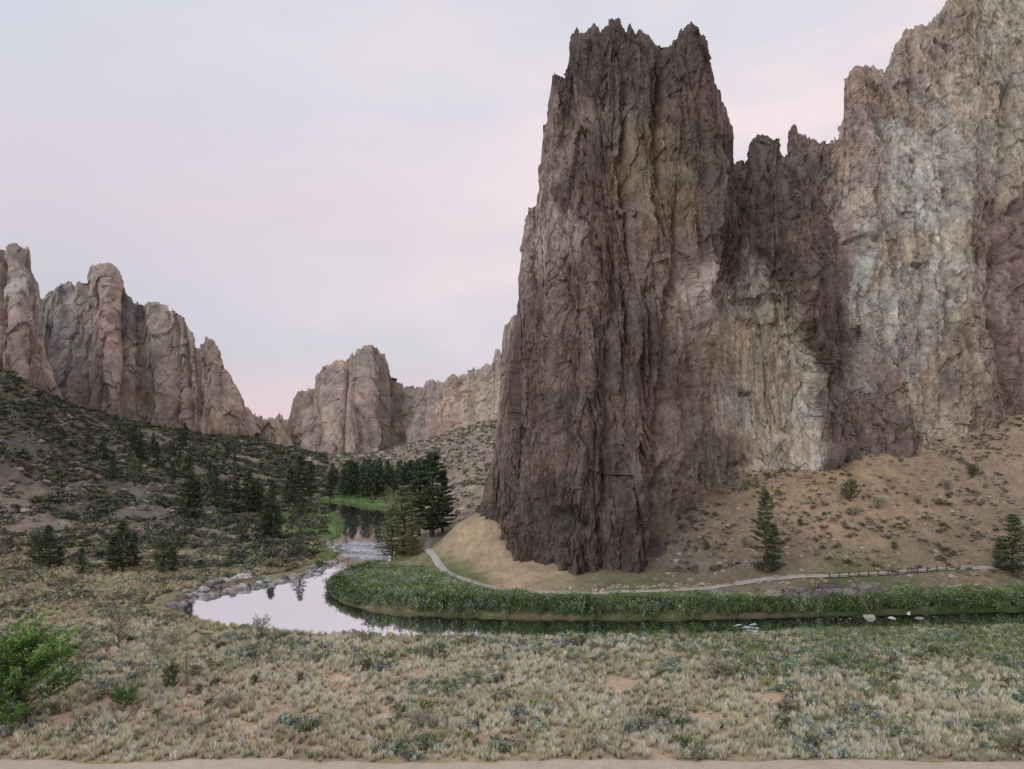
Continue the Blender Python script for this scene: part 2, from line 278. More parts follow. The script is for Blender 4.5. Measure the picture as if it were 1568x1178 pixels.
# ================================================================ TERRAIN
riv_px=[(262,932),(310,947),(370,964),(470,973),(560,976),(700,980),(850,980),(1000,981),(1130,979),(1200,972),(1300,969),(1568,963),(1900,958),
(1900,932),(1700,934),(1568,937),(1450,939),(1300,943),(1150,947),(1050,949),(950,950),(850,949),(750,947),(650,944),(580,939),(525,927),(496,910),(503,893),(540,877),(585,864),(603,852),(596,836),(580,820),(588,803),(606,790),(602,781),(560,776),(520,770),(490,766),(455,765),(455,770),(485,775),(515,785),(533,800),(527,818),(505,833),(522,846),(515,858),(498,868),(470,880),(420,893),(350,904),(300,914),(265,922)]
RP=np.array([world(np.float64(u),np.float64(v),EYE*F/(v-HV))[:2] for u,v in riv_px])
q=np.roll(RP,-1,0); RP=np.stack([.75*RP+.25*q,.25*RP+.75*q],1).reshape(-1,2)
def rdist0(x,y):
    best=np.full(x.shape,1e9); ins=np.zeros(x.shape,bool)
    A=RP;B=np.roll(RP,-1,0)
    for a,b in zip(A,B):
        ex,ey=b-a; l=ex*ex+ey*ey+1e-9; t=np.clip(((x-a[0])*ex+(y-a[1])*ey)/l,0,1)
        best=np.minimum(best,(x-a[0]-t*ex)**2+(y-a[1]-t*ey)**2)
        c=((a[1]>y)!=(b[1]>y)); xi=a[0]+(y-a[1])*ex/(ey if abs(ey)>1e-9 else 1e-9)
        ins^=(c&(x<xi))
    s=np.sqrt(best); return np.where(ins,-s,s)
def rdist(x,y):
    x=np.asarray(x,float);y=np.asarray(y,float);sh=x.shape;x=x.ravel();y=y.ravel()
    out=np.full(x.shape,60.); m=(y>70)&(y<330)
    out[m]=rdist0(x[m],y[m]); return out.reshape(sh)
T=[]
for u in (-900,-400,0,400,800,1200,1568,2200):
    T+=[(u,4,26),(u,15,17),(u,30,7),(u,45,3.0),(u,60,2.0),(u,80,1.5),(u,96,.9),(u,1500,25.5),(u,4500,20)]
T+=[(500,115,1.0),(600,118,1.2),(600,130,1.4),(650,150,2.0),(655,158,1.9),(680,140,1.6),(720,130,1.5),(780,122,1.5),(870,119,1.5),(1000,121,1.5),(1150,127,1.5),(1300,131,1.6),(1568,138,1.8),(1900,140,2),(1900,115,1.2),
(735,150,10),(780,141,3.5),(830,133,2.2),(870,130,1.8),(950,132,2),(1015,137,2.2),(1040,148,8.6),(1060,156,12.4),(1130,163,16.7),(1290,170,20.2),(1420,176,22),(1568,188,30),(1800,198,36),(2200,210,40),
(870,170,6),(1200,220,25),(1568,260,35),(2000,260,45),(1300,151,10.5),(1150,145,7.5),(1568,160,12.5),(1420,155,10.5),(1900,170,18),
(700,170,4),(700,200,6),(740,200,12),(740,260,17),(760,330,27),(690,260,9),(650,250,4),(690,350,17),(640,330,6),(770,450,33),
(600,180,1.1),(620,165,1.5),(550,270,1.5),(500,240,1.2),(600,300,2),(500,350,5),(450,250,1.5),(450,200,1.2),(420,160,1.2),(560,400,9),(600,450,11),(450,450,10),(400,500,14),
(0,120,1.5),(150,125,1.4),(250,130,1.2),(300,140,1.4),(-400,130,3),(-400,160,14),(-400,200,32),(-400,270,55),(-900,150,10),(-900,270,70),
(0,135,2.3),(0,160,7),(0,200,19),(0,240,34),(0,270,45),(0,330,50),(100,140,2.4),(100,170,6),(100,210,13),(100,260,24),(100,300,33),(100,330,36),
(200,140,2.2),(200,190,6),(200,260,16),(200,320,25),(200,430,26),(300,430,21),(350,160,1.6),(350,220,3.5),(350,300,9),(350,360,14),(350,430,20),
(400,600,22),(430,800,24.3),(784,800,27),(0,600,40),(1568,600,50)]
T=np.array(T,float)
TR=RBF(np.stack([(T[:,0]-CU)/F,np.log(T[:,1])],-1),T[:,2],.04)
def height(x,y,rd=None):
    x=np.asarray(x,float);y=np.asarray(y,float)
    h=TR(x/y,np.log(y)); u=CU+F*x/y
    if rd is None: rd=rdist(x,y)
    hill=sstep(2.5,9,h)
    h=h+(fbm(x/14,y/14,0*x,4,2)*(.35+1.5*hill)+fbm(x/3.5,y/3.5,0*x,3,8)*(.14+.5*hill)+ (np.clip(fbm(x/30,y/8,0*x,3,60),0,1)*3.0*hill*(u<420)))*sstep(1,9,rd)*sstep(1600,900,y)
    h=np.where(y<1400,np.maximum(h,.55),h)
    bank=-.25+.55*rd+.15*pn(x/2,y/2,0*x,5)
    out=np.where(rd>0,np.minimum(h,bank),np.maximum(-.25+.25*rd,-1.5))
    return out
ug=np.concatenate([np.linspace(-900,-60,60)[:-1],np.linspace(-60,1630,800),np.linspace(1630,2300,50)[1:]])
dg=np.concatenate([np.geomspace(4,52,30)[:-1],np.geomspace(52,300,560)[:-1],np.geomspace(300,700,100)[:-1],np.geomspace(700,4500,24)])
UU,DD=np.meshgrid(ug,dg); X=(UU-CU)/F*DD; Y=DD
RD=rdist(X,Y); tick('rdist'); Z=height(X,Y,RD); VV=HV+(EYE-Z)*F/DD
tcol=[(200,1110,(160,147,121)),(800,1110,(162,149,122)),(1400,1130,(154,143,117)),(300,1010,(170,152,126)),(1000,1010,(140,138,110)),(1400,1030,(126,128,98)),(600,1010,(164,150,124)),(100,1050,(184,160,138)),(350,1050,(184,158,136)),(1100,1080,(160,148,120)),(1500,1000,(114,120,88)),
(100,900,(156,146,122)),(40,870,(142,130,114)),(300,870,(130,127,101)),(450,860,(134,131,99)),(200,960,(164,151,128)),(480,805,(104,126,80)),(510,820,(104,126,80)),(560,755,(100,122,76)),(700,900,(100,108,76)),(620,860,(126,124,92)),(1000,920,(108,112,82)),(1300,920,(92,102,70)),(1500,950,(80,98,58)),
(1300,780,(150,133,110)),(1100,820,(130,117,100)),(1250,730,(152,135,110)),(1500,750,(138,124,105)),(1500,850,(130,117,99)),(1150,870,(126,115,99)),(1060,850,(120,110,98)),(780,860,(172,154,128)),(750,830,(164,147,122)),(700,800,(146,134,114)),(720,740,(142,130,116)),(740,680,(146,133,121)),(1540,680,(142,127,109)),
(20,620,(92,91,80)),(60,680,(94,92,83)),(100,750,(112,105,97)),(150,720,(100,95,88)),(50,800,(134,121,109)),(250,760,(112,105,97)),(300,700,(122,114,103)),(380,690,(138,128,114)),(430,720,(120,113,101)),(350,830,(130,124,104)),(150,830,(128,117,104)),(200,680,(114,108,98)),(660,700,(138,127,113)),(600,730,(98,98,78))]
wu=UU+40*fbm(X/20,Y/20,0*X,4,1); wv=VV+22*fbm(X/15,Y/15,0*X,4,11)
KT=1.06
C=blendcol(wu,wv,tcol,1.6)*KT
C*=(1+.22*fbm(X/5,Y/5,0*X,4,20)+.2*fbm(X/1.2,Y/1.2,0*X,3,25))[...,None]
dirt=sstep(.16,.46,fbm(X/6,Y/9,0*X,4,77))*(VV>985)*(UU<1200)
C=C*(1-.7*dirt[...,None])+.7*dirt[...,None]*lin((196,168,145))*KT
wet=(1-sstep(0,1.4,RD))[...,None]; C=C*(1-wet*.6)
me=mkmesh('ground',np.stack([X,Y,Z],-1),gridfaces(*X.shape),np.clip(C,.01,.8),SOIL,True); addobj('ground_terrain',me)
tick('terrain')
# water
wm=mkmesh('river',[(-140,85,0),(190,85,0),(190,300,0),(-140,300,0)],[(0,1,2,3)],None,WATER); addobj('river_water',wm)
# paths
def strip(name,pts,w,col,off=.1,n=260):
    p=np.array([[(u-CU)/F*d,d] for u,d in pts]); 
    s=np.concatenate([[0],np.cumsum(np.linalg.norm(np.diff(p,axis=0),axis=1))]); t=np.linspace(0,s[-1],n)
    q=np.stack([np.interp(t,s,p[:,0]),np.interp(t,s,p[:,1])],-1)
    for _ in range(8): q[1:-1]=.25*q[:-2]+.5*q[1:-1]+.25*q[2:]
    tg=np.gradient(q,axis=0); nn=np.stack([-tg[:,1],tg[:,0]],-1); nn/=np.linalg.norm(nn,axis=1)[:,None]
    k=np.linspace(-1,1,7)[:,None,None]; ww=w*(1+.3*pn(t/3,0*t,0*t,5))[None,:,None]
    G=q[None]+nn[None]*k*ww/2; zz=height(G[...,0],G[...,1])+off*(1-.9*np.abs(k[...,0])**4)
    zz=zz.mean(0)[None]*.5+zz*.5
    c=lin(col)*np.ones(G.shape[:2]+(1,)); c=c*(1+.1*pn(G[...,0],G[...,1],0*zz,4))[...,None]
    addobj(name,mkmesh(name,np.concatenate([G,zz[...,None]],-1),gridfaces(*G.shape[:2]),c,PATHM,True)); return q
trail=strip('gravel_trail',[(672,178),(660,168),(652,158),(660,148),(680,138),(705,130),(740,124),(790,120),(870,118.5),(940,119),(1000,120.5),(1080,124),(1150,127.5),(1230,130),(1300,131.5),(1400,134),(1568,139),(1750,142)],1.7,(172,166,158),.14)
road=strip('dirt_road',[(-300,57.3),(0,58.2),(300,58.3),(700,58.2),(1100,58.4),(1568,58.0),(1900,57)],2.6,(186,174,156),.1)

# ================================================================ VEGETATION TEMPLATES (V,F,shade)
def tri_cloud(P,size,r,flat=.0):
    n=len(P); a=r.normal(size=(n,3)); a/=np.linalg.norm(a,axis=1)[:,None]; b=r.normal(size=(n,3)); b-= (a*b).sum(1)[:,None]*a; b/=np.linalg.norm(b,axis=1)[:,None]
    s=size*(.6+.8*r.random((n,1)))
    return np.stack([P-a*s*.5-b*s*.3,P+a*s*.6,P-a*s*.4+b*s*.5],1).reshape(-1,3)
def shrub_t(seed,n=100,leaf=.16,hgt=.8,lumps=7):
    r=np.random.default_rng(seed); L=r.normal(size=(lumps,3))*[.28,.28,.12]+[0,0,hgt*.5]; ls=.6+.7*r.random(lumps)
    k=r.integers(0,lumps,n); dirs=r.normal(size=(n,3)); dirs/=np.linalg.norm(dirs,axis=1)[:,None]
    P=L[k]+dirs*(.12+.16*r.random((n,1)))*[1.1,1.1,hgt]; P[:,2]=np.clip(P[:,2],.02,None)
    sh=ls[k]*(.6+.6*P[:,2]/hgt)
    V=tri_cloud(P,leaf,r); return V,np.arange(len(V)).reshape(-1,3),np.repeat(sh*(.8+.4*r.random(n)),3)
def tuft_t(seed,n=34):
    r=np.random.default_rng(seed); a=r.random(n)*6.283; rr=r.random(n)**.6; l=.7+.5*r.random(n)
    base=np.stack([np.cos(a)*rr*.16,np.sin(a)*rr*.16,0*a],-1); tip=np.stack([np.cos(a)*rr*.55,np.sin(a)*rr*.55,l*(1-.4*rr)],-1)
    w=.055; side=np.stack([-np.sin(a+.8),np.cos(a+.8),0*a],-1)*w
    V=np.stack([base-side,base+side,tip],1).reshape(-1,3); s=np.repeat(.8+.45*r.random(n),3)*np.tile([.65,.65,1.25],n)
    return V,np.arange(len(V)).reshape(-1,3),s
def rock_t(seed):
    import bmesh
    bm=bmesh.new(); bmesh.ops.create_icosphere(bm,subdivisions=2,radius=.5); V=np.array([v.co[:] for v in bm.verts]); Fc=np.array([[v.index for v in f.verts] for f in bm.faces]); bm.free()
    r=np.random.default_rng(seed)
    for _ in range(7):
        nrm=r.normal(size=3); nrm/=np.linalg.norm(nrm); c=.24+.14*r.random(); dd=V@nrm; V=V-np.outer(np.clip(dd-c,0,None),nrm)
    V*= [1.2,.95,.75]; return V,Fc,np.ones(len(V))
SH=[shrub_t(i) for i in range(6)]; SHD=[shrub_t(40+i,56,.2,.7,5) for i in range(5)]; SHT=[shrub_t(60+i,110,.135,1.2,9) for i in range(6)]
TU=[tuft_t(100+i) for i in range(8)]; RK=[rock_t(200+i) for i in range(6)]
def scatter(name,temps,x,y,sc,tint,mat,zs=None,sink=.0,r=rng,gain=1.0):
    n=len(x); z=height(x,y)-sink*sc; ti=r.integers(0,len(temps),n); rot=r.random(n)*6.283; zs=np.ones(n) if zs is None else zs
    tint=tint*gain*(1+.35*fbm(x/5,y/5,0*x,3,len(name)))[:,None]
    Vs=[];Fs=[];Cs=[];o=0
    for t,(V,Fc,S) in enumerate(temps):
        m=ti==t; k=m.sum()
        if not k: continue
        c,s=np.cos(rot[m])[:,None],np.sin(rot[m])[:,None]
        X_=(V[None,:,0]*c-V[None,:,1]*s)*sc[m][:,None]+x[m][:,None]; Y_=(V[None,:,0]*s+V[None,:,1]*c)*sc[m][:,None]+y[m][:,None]; Z_=V[None,:,2]*(sc*zs)[m][:,None]+z[m][:,None]
        Vs.append(np.stack([X_,Y_,Z_],-1).reshape(-1,3)); Fs.append((Fc[None]+(np.arange(k)*len(V))[:,None,None]+o).reshape(-1,3)); Cs.append((S[None,:,None]*tint[m][:,None,:]).reshape(-1,3)); o+=k*len(V)
    ob=addobj(name,mkmesh(name,np.concatenate(Vs),np.concatenate(Fs),np.clip(np.concatenate(Cs),.005,.8),mat)); tick(name); return ob
def sample(n,u0,u1,d0,d1):
    d=np.sqrt(d0*d0+(d1*d1-d0*d0)*rng.random(n)); u=u0+(u1-u0)*rng.random(n); return (u-CU)/F*d,d,u
def vpx(x,y): return HV+(EYE-height(x,y))*F/y
def tints(n,cols,var=.2):
    c=lin(np.array(cols))[rng.integers(0,len(cols),n)]; return c*(1+var*rng.normal(size=(n,1)))*(1+.06*rng.normal(size=(n,3)))
def pathclear(x,y,w=1.6):
    m=np.ones(len(x),bool)
    for q in (trail,road):
        dd=np.full(len(x),1e9)
        for p in q[::2]: dd=np.minimum(dd,(x-p[0])**2+(y-p[1])**2)
        m&=dd>w*w
    return m
GV=1.2
# meadow grass
x,y,u=sample(16500,-80,1650,56.5,104); rd=rdist(x,y); g=fbm(x/6,y/9,0*x,4,77); k=(rd>1.8)&(g<.26+.25*rng.random(len(x)))&pathclear(x,y,1.5); x,y,u=x[k],y[k],u[k]
t=tints(len(x),[(212,202,178),(202,192,166),(192,184,160),(218,208,182),(184,180,154),(174,172,148)],.11)
gr=sstep(.15,.85,fbm(x/14,y/8,0*x,3,33)+sstep(86,99,y)*.5+sstep(800,1500,u)*.5*sstep(72,88,y)-.25)[:,None]
t=t*(1-gr*.65)+gr*.65*lin((136,144,112))
scatter('meadow_grass',TU,x,y,.5+.5*rng.random(len(x)),t*1.17,GRASS)
# near sagebrush / rabbitbrush
x,y,u=sample(4600,-80,1650,58,102); k=(rdist(x,y)>2)&(fbm(x/7,y/7,0*x,3,55)+.25*sstep(75,95,y)>.06)&pathclear(x,y,1.8); x,y,u=x[k],y[k],u[k]
scatter('sagebrush',SH,x,y,.5+1.1*rng.random(len(x))**1.7,tints(len(x),[(126,138,128),(114,126,116),(138,146,134),(130,136,88),(106,116,86),(116,108,92)],.15),LEAF,sink=.05,gain=1.1)
# green strip near bank
x,y,u=sample(5200,850,1680,80,102); v=vpx(x,y); k=(rdist(x,y)>1.0)&(rng.random(len(x))<.75*sstep(1060,985,v+40*pn(x/6,y/6,0*x,3))*sstep(900,1350,u+90*pn(x/9,y/9,0*x,4))); x,y,u=x[k],y[k],u[k]
scatter('riverside_shrubs',SHT,x,y,.45+.55*rng.random(len(x)),tints(len(x),[(100,118,76),(90,108,66),(122,130,92),(132,140,120),(132,130,98)],.18),LEAF,sink=.05,gain=GV)
x,y,u=sample(4600,200,1700,92,104); rd=rdist(x,y); k=(rd>.3)&(rd<1.8+1.0*pn(x/4,y/4,0*x,7))&(rng.random(len(x))<.7); x,y,u=x[k],y[k],u[k]
scatter('bank_shrubs_near',SHT,x,y,(.28+.35*rng.random(len(x)))*(1+.4*sstep(1100,1400,u)),tints(len(x),[(114,122,84),(98,114,70),(140,138,106)],.18),LEAF,sink=.05,gain=GV)
# far bank green band
x,y,u=sample(15500,480,1720,106,150); rd=rdist(x,y); v=vpx(x,y)
lim=np.interp(u,[480,560,640,700,760,900,1100,1150,1190,1320,1370,1720],[870,868,872,893,912,920,917,920,928,928,908,903]); k=(rd>.3)&(v>lim+8*pn(x/3,y/3,0*x,3))&(u>485)&pathclear(x,y,1.3); x,y,u=x[k],y[k],u[k]
rd=rdist(x,y)
t=tints(len(x),[(92,114,66),(86,106,58),(106,122,76),(118,128,90),(122,136,112)],.16); pt=sstep(.0,.4,fbm(x/5,y/4,0*x,3,88))[:,None]*sstep(1000,700,u)[:,None]
t=t*(1-.65*pt)+.65*pt*lin((142,150,136))
t=t*(.68+.5*sstep(1,8,rd)[:,None])
scatter('riverbank_willows',SHT,x,y,(.75+.7*rng.random(len(x)))*(1+.25*sstep(5,1,rd)),t,LEAF,zs=1+.6*sstep(5,1,rd)*(y<118)*(u>560),sink=.05,gain=1.15)
# left bank + point bar green
x,y,u=sample(9000,150,640,104,260); rd=rdist(x,y); k=(rd>np.where((u<525)&(y<150),2.2,.3))&(rd<(2.5+6.5*np.clip(pn(x/12,y/12,0*x,3)+.45,0,1)))&~((u>470)&(y<150)&(u<640)); x,y,u=x[k],y[k],u[k]
scatter('streamside_shrubs',SHT,x,y,.35+.5*rng.random(len(x)),tints(len(x),[(116,130,84),(104,122,72),(136,138,98),(128,132,108)],.16),LEAF,sink=.05,gain=GV)
# left flats
x,y,u=sample(9000,-100,520,104,170); k=(rdist(x,y)>3)&(fbm(x/8,y/8,0*x,3,59)>-.05); x,y,u=x[k],y[k],u[k]
scatter('flat_sagebrush',SHD,x,y,.5+.9*rng.random(len(x))**1.4,tints(len(x),[(128,134,122),(116,122,108),(142,142,124),(142,140,102),(100,102,84),(152,146,124)],.16),LEAF,sink=.05,gain=1.05)
x,y,u=sample(10000,-100,500,103,150); k=(rdist(x,y)>3)&(fbm(x/8,y/8,0*x,3,59)<.2); x,y,u=x[k],y[k],u[k]
scatter('flat_dry_grass',TU,x,y,.5+.4*rng.random(len(x)),tints(len(x),[(196,184,156),(184,174,148),(168,163,134)],.1)*1.1,GRASS)
# left hillside brush + boulders
x,y,u=sample(26000,-150,500,140,430); k=(rdist(x,y)>4)&(fbm(x/12,y/12,0*x,3,61)>-.2); x,y,u=x[k],y[k],u[k]
scatter('hillside_brush',SHD,x,y,(.6+1.5*rng.random(len(x))**2)*(1+y/500),tints(len(x),[(92,96,84),(100,102,92),(82,86,72),(116,114,102),(104,110,74),(74,78,66),(112,118,104)],.2),LEAF,sink=.08,gain=1.0)
x,y,u=sample(20000,-100,470,142,420); k=(fbm(x/10,y/10,0*x,3,63)>-.05)&(height(x,y)>3.5); x,y,u=x[k],y[k],u[k]
scatter('hillside_boulders',RK,x,y,.4+2.3*rng.random(len(x))**4,tints(len(x),[(124,117,110),(104,99,95),(138,129,120),(88,85,84)],.14),STONE,sink=-.05,gain=1.05)
# right slope
x,y,u=sample(3600,1020,1700,133,195); k=fbm(x/9,y/9,0*x,3,64)>-.1; x,y,u=x[k],y[k],u[k]
scatter('slope_brush',SHD,x,y,.4+1.2*rng.random(len(x))**2,tints(len(x),[(118,116,98),(104,106,88),(130,122,106),(92,90,76)],.15),LEAF,sink=.05,gain=1.0)
x,y,u=sample(7000,1000,1700,120,190)
scatter('slope_stones',RK,x,y,.2+1.3*rng.random(len(x))**5,tints(len(x),[(144,132,120),(124,114,105),(112,102,97)],.12),STONE,sink=.05,gain=1.2)
# scree under the middle cliffs
x,y,u=sample(8000,430,775,180,430); k=(height(x,y)>3); x,y,u=x[k],y[k],u[k]
scatter('scree_boulders',RK,x,y,.5+2.6*rng.random(len(x))**3.5,tints(len(x),[(150,139,128),(134,122,114),(160,147,134),(112,104,99)],.12),STONE,sink=.1,gain=1.25)
x,y,u=sample(2000,430,775,185,440); k=(height(x,y)>1); x,y,u=x[k],y[k],u[k]
scatter('canyon_brush',SHD,x,y,.9+1.4*rng.random(len(x)),tints(len(x),[(108,108,90),(122,118,100),(96,98,76)],.15),LEAF,sink=.08,gain=1.1)
# river rocks
def along(pts,n,spread):
    p=np.array([world(np.float64(a),np.float64(b_),EYE*F/(b_-HV))[:2] for a,b_ in pts]); s=np.concatenate([[0],np.cumsum(np.linalg.norm(np.diff(p,axis=0),axis=1))]); t=rng.random(n)*s[-1]
    return np.interp(t,s,p[:,0])+spread*rng.normal(size=n),np.interp(t,s,p[:,1])+spread*rng.normal(size=n)
xs=[];ys=[]
for pts,n,sp in [([(272,928),(300,916),(350,905),(420,894),(470,881),(498,869),(515,859)],340,.7),([(515,846),(505,834)],70,.8),([(1150,958),(1250,952),(1360,950)],60,1.2),([(1360,948),(1500,945)],25,.8),([(290,914),(330,903),(400,890)],60,1.2),([(320,935),(350,925)],8,.8),([(545,850),(590,843)],60,1.3)]:
    a,b_=along(pts,n,sp); xs.append(a);ys.append(b_)
x=np.concatenate(xs);y=np.concatenate(ys)
scatter('river_rocks',RK,x,y,.6+1.5*rng.random(len(x))**2.0,tints(len(x),[(152,150,148),(134,132,130),(166,163,160),(110,108,106)],.1),STONE,sink=-.2,gain=1.1)
a,b_=along([(1170,920),(1230,922),(1330,916),(1350,912),(1200,912)],70,1.2)
scatter('trail_boulders',RK,a,b_,.8+2.5*rng.random(len(a))**2.2,tints(len(a),[(112,108,104),(94,91,89),(130,124,118)],.1),STONE,sink=-.2,gain=1.1)
a,b_=along([(800,910),(900,917),(1000,912),(1100,906)],170,.8)
scatter('trailside_stones',RK,a,b_,.2+.7*rng.random(len(a))**2,tints(len(a),[(156,145,132),(136,125,116)],.1),STONE,sink=.0,gain=1.2)
# rapids: broken white water
xs=[];ys=[]
for pts,n,sp in [([(515,838),(555,843),(595,848)],480,1.7),([(525,850),(590,855)],220,1.2),([(540,832),(585,835)],120,1.5),([(1145,958),(1160,970)],20,.6)]:
    a,b_=along(pts,n,sp); xs.append(a);ys.append(b_)
x=np.concatenate(xs);y=np.concatenate(ys); k=rdist(x,y)<-.4; x,y=x[k],y[k]; n=len(x)
ang=rng.normal(size=n)*.35+.2; l=.2+.6*rng.random(n); wd=.06+.14*rng.random(n); th=np.linspace(0,2*np.pi,9)[:-1]
rr=1+.3*rng.random((n,8)); ex=np.cos(th)[None]*l[:,None]*rr; ey=np.sin(th)[None]*wd[:,None]*rr
VX=np.cos(ang)[:,None]*ex-np.sin(ang)[:,None]*ey+x[:,None]; VY=np.sin(ang)[:,None]*ex+np.cos(ang)[:,None]*ey+y[:,None]; VZ=np.broadcast_to((.03+.05*rng.random(n))[:,None],VX.shape)
V=np.stack([VX,VY,VZ],-1).reshape(-1,3); addobj('white_water',mkmesh('white_water',V,np.arange(n*8).reshape(n,8),np.ones((len(V),1))*lin((205,210,216)),FOAM))

# ================================================================ TREES
def tube(p0,p1,r0,r1,n=6):
    p0=np.array(p0,float);p1=np.array(p1,float);a=p1-p0;a/=np.linalg.norm(a)+1e-9;b=np.cross(a,[0,.3,1]) if abs(a[2])<.9 else np.cross(a,[1,0,0]);b/=np.linalg.norm(b);c=np.cross(a,b)
    t=np.arange(n)*2*np.pi/n; ring=np.cos(t)[:,None]*b+np.sin(t)[:,None]*c
    V=np.concatenate([p0+ring*r0,p1+ring*r1]); F_=[]
    for i in range(n): j=(i+1)%n; F_+=[(i,j,n+j),(i,n+j,n+i)]
    return V,np.array(F_)
def tree_mesh(name,h,w,seed,kind='pine',nleaf=9000,leaf=.3,col=((52,66,48),(66,80,56)),bark=(84,70,60),clear=.12):
    r=np.random.default_rng(seed); Vs=[];Fs=[];Cs=[];o=0
    def add(V,F_,c):
        nonlocal o
        Vs.append(V);Fs.append(F_+o);Cs.append(np.broadcast_to(c,(len(V),3)) if np.ndim(c)==1 else c);o+=len(V)
    bk=lin(bark); pts=[np.array([0,0,-.3])]; ns=8
    for i in range(1,ns+1): pts.append(np.array([r.normal()*.012*h,r.normal()*.012*h,h*i/ns*.98]))
    tr=.02*h
    for i in range(ns): add(*tube(pts[i],pts[i+1],tr*(1-i/ns)+.02,tr*(1-(i+1)/ns)+.015,8),bk)
    nb=int(34 if kind=='pine' else 26)*3; per=max(8,nleaf//nb)
    c0,c1=lin(col[0]),lin(col[1])
    for i in range(nb):
        if kind=='pine':
            t=clear+(1-clear)*(i+r.random())/nb; prof=(1-t)**.75*(.6+.7*r.random())*min(1,.45+(t-clear)*3.5)
            L=w*.5*prof+.02*h; up=.15+.35*t-.3*(r.random())
        else:
            t=clear+(1-clear)*r.random()**.8*.95; prof=np.sqrt(max(0,1-((t-.45)/.6)**2))*(.6+.5*r.random()); L=w*.5*prof; up=.5+.5*r.random()
        if r.random()<.12: continue
        az=i*2.399+r.normal()*.3; p0=np.array([np.interp(t*h,[q[2] for q in pts],[q[0] for q in pts]),np.interp(t*h,[q[2] for q in pts],[q[1] for q in pts]),t*h*.97])
        dr=np.array([np.cos(az),np.sin(az),up]); p1=p0+dr*L
        add(*tube(p0,p1,.006*h*(1-t)+.015,.008,4),bk*.8)
        s=(.25+.8*r.random(per)**.7); s=np.clip(s,.15,1.05); P=p0+dr*L*s[:,None]; 
        spr=(.05*h*(.35 if kind=='pine' else .6))*(1.15-.5*s)[:,None]*r.normal(size=(per,3))*[1,1,.45 if kind=='pine' else .8]
        P=P+spr; P[:,2]=np.maximum(P[:,2],.05*h)
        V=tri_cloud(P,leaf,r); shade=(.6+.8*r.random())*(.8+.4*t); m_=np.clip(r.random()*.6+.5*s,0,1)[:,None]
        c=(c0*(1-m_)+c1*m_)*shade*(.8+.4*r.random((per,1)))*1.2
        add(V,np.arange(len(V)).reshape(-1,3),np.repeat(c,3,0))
    return mkmesh(name,np.concatenate(Vs),np.concatenate(Fs),np.clip(np.concatenate(Cs),.004,.6),LEAF)
PG=((48,59,48),(73,86,65)); PL2=((76,82,62),(104,108,82))
PM=[tree_mesh('pine%d'%i,10,4.6,300+i,'pine',5000,.22,PG) for i in range(4)]
PJ=[tree_mesh('juniper%d'%i,10,6.5,320+i,'round',5000,.28,((62,74,54),(90,100,74)),clear=.05) for i in range(2)]
PLt=[tree_mesh('lightpine%d'%i,10,5.0,340+i,'pine',3600,.2,PL2) for i in range(2)]
BIG=[tree_mesh('bigpine%d'%i,10,5.0,360+i,'pine',16000,.15,PG,clear=.08) for i in range(2)]
BIGL=[tree_mesh('bigpinel%d'%i,10,5.4,380+i,'pine',9000,.14,PL2,clear=.06) for i in range(2)]
JT=[tree_mesh('talljuniper%d'%i,10,4.4,390+i,'pine',11000,.17,((66,76,58),(92,102,76)),clear=.03) for i in range(2)]
SAG=tree_mesh('dryshrub',10,11,430,'round',2600,.4,((118,117,104),(146,144,128)),clear=.03)
JU=tree_mesh('smalljuniper',10,9,440,'round',5000,.4,((70,78,58),(98,106,78)),clear=.03)
def place(nm,meshes,u,vt,vb,d=None,ws=1.0,k=[0]):
    # stand the tree on the terrain where its foot is surveyed
    if d is None:
        ds=np.geomspace(60,460,1500); vv=vpx((u-CU)/F*ds,ds); idx=np.where((vv[:-1]>=vb)&(vv[1:]<vb))[0]; d=ds[idx[0]] if len(idx) else 140.
    x=(u-CU)/F*d; z=float(height(np.array([x]),np.array([d]))[0]); hh=(EYE-(vt-HV)*d/F)-z; hh=max(hh,1.)
    k[0]+=1; o=addobj(nm,meshes[k[0]%len(meshes)],None,(x,d,z-.05)); s=hh/10; o.scale=(s*ws,s*ws,s); o.rotation_euler=(0,0,k[0]*1.7)
P='pine_tree'
place(P,BIG,662,688,832,168,1.3); place(P,BIG,642,700,838,172,1.15); place(P,BIGL,618,742,855,158,1.35); place(P,BIGL,600,775,855,156,1.2); place(P,BIG,678,718,828,172,1.0); place(P,BIGL,630,790,860,154,1.3)
for (u,vt,vb,w) in [(460,695,772,1.3),(445,715,775,1.2),(475,705,768,1.1),(380,718,788,1.1),(362,728,786,1),(345,735,785,1),(395,735,790,1),(288,690,800,.9),(300,735,800,1),(205,652,700,1.1),(215,660,705,1),(265,705,745,1),(330,730,780,1),(415,752,828,1.0),(405,770,828,1.1),(425,772,820,1),(505,720,765,1),(240,675,720,1)]:
    place(P,PM,u,vt,vb,None,w)
for (u,vt,vb,w) in [(458,800,855,1.2),(370,790,830,1.1),(205,690,745,.8)]: place(P,PLt,u,vt,vb,None,w)
for (u,vt,vb,w) in [(75,803,872,.9),(60,815,868,.9),(187,797,878,1.0),(172,820,878,.9),(205,815,872,.9),(125,838,882,.9),(250,825,880,.9),(265,835,878,.9),(92,835,870,.9)]: place('juniper_tree',PM+PJ[:1],u,vt,vb,None,w*1.3)
place('juniper_tree',JT,1172,748,890,131,.85); place('juniper_tree',JT,1186,800,888,132,.95)
place('juniper_tree',JT,1552,785,882,136,1.3); place('juniper_tree',JT,1530,820,880,137,1.1)
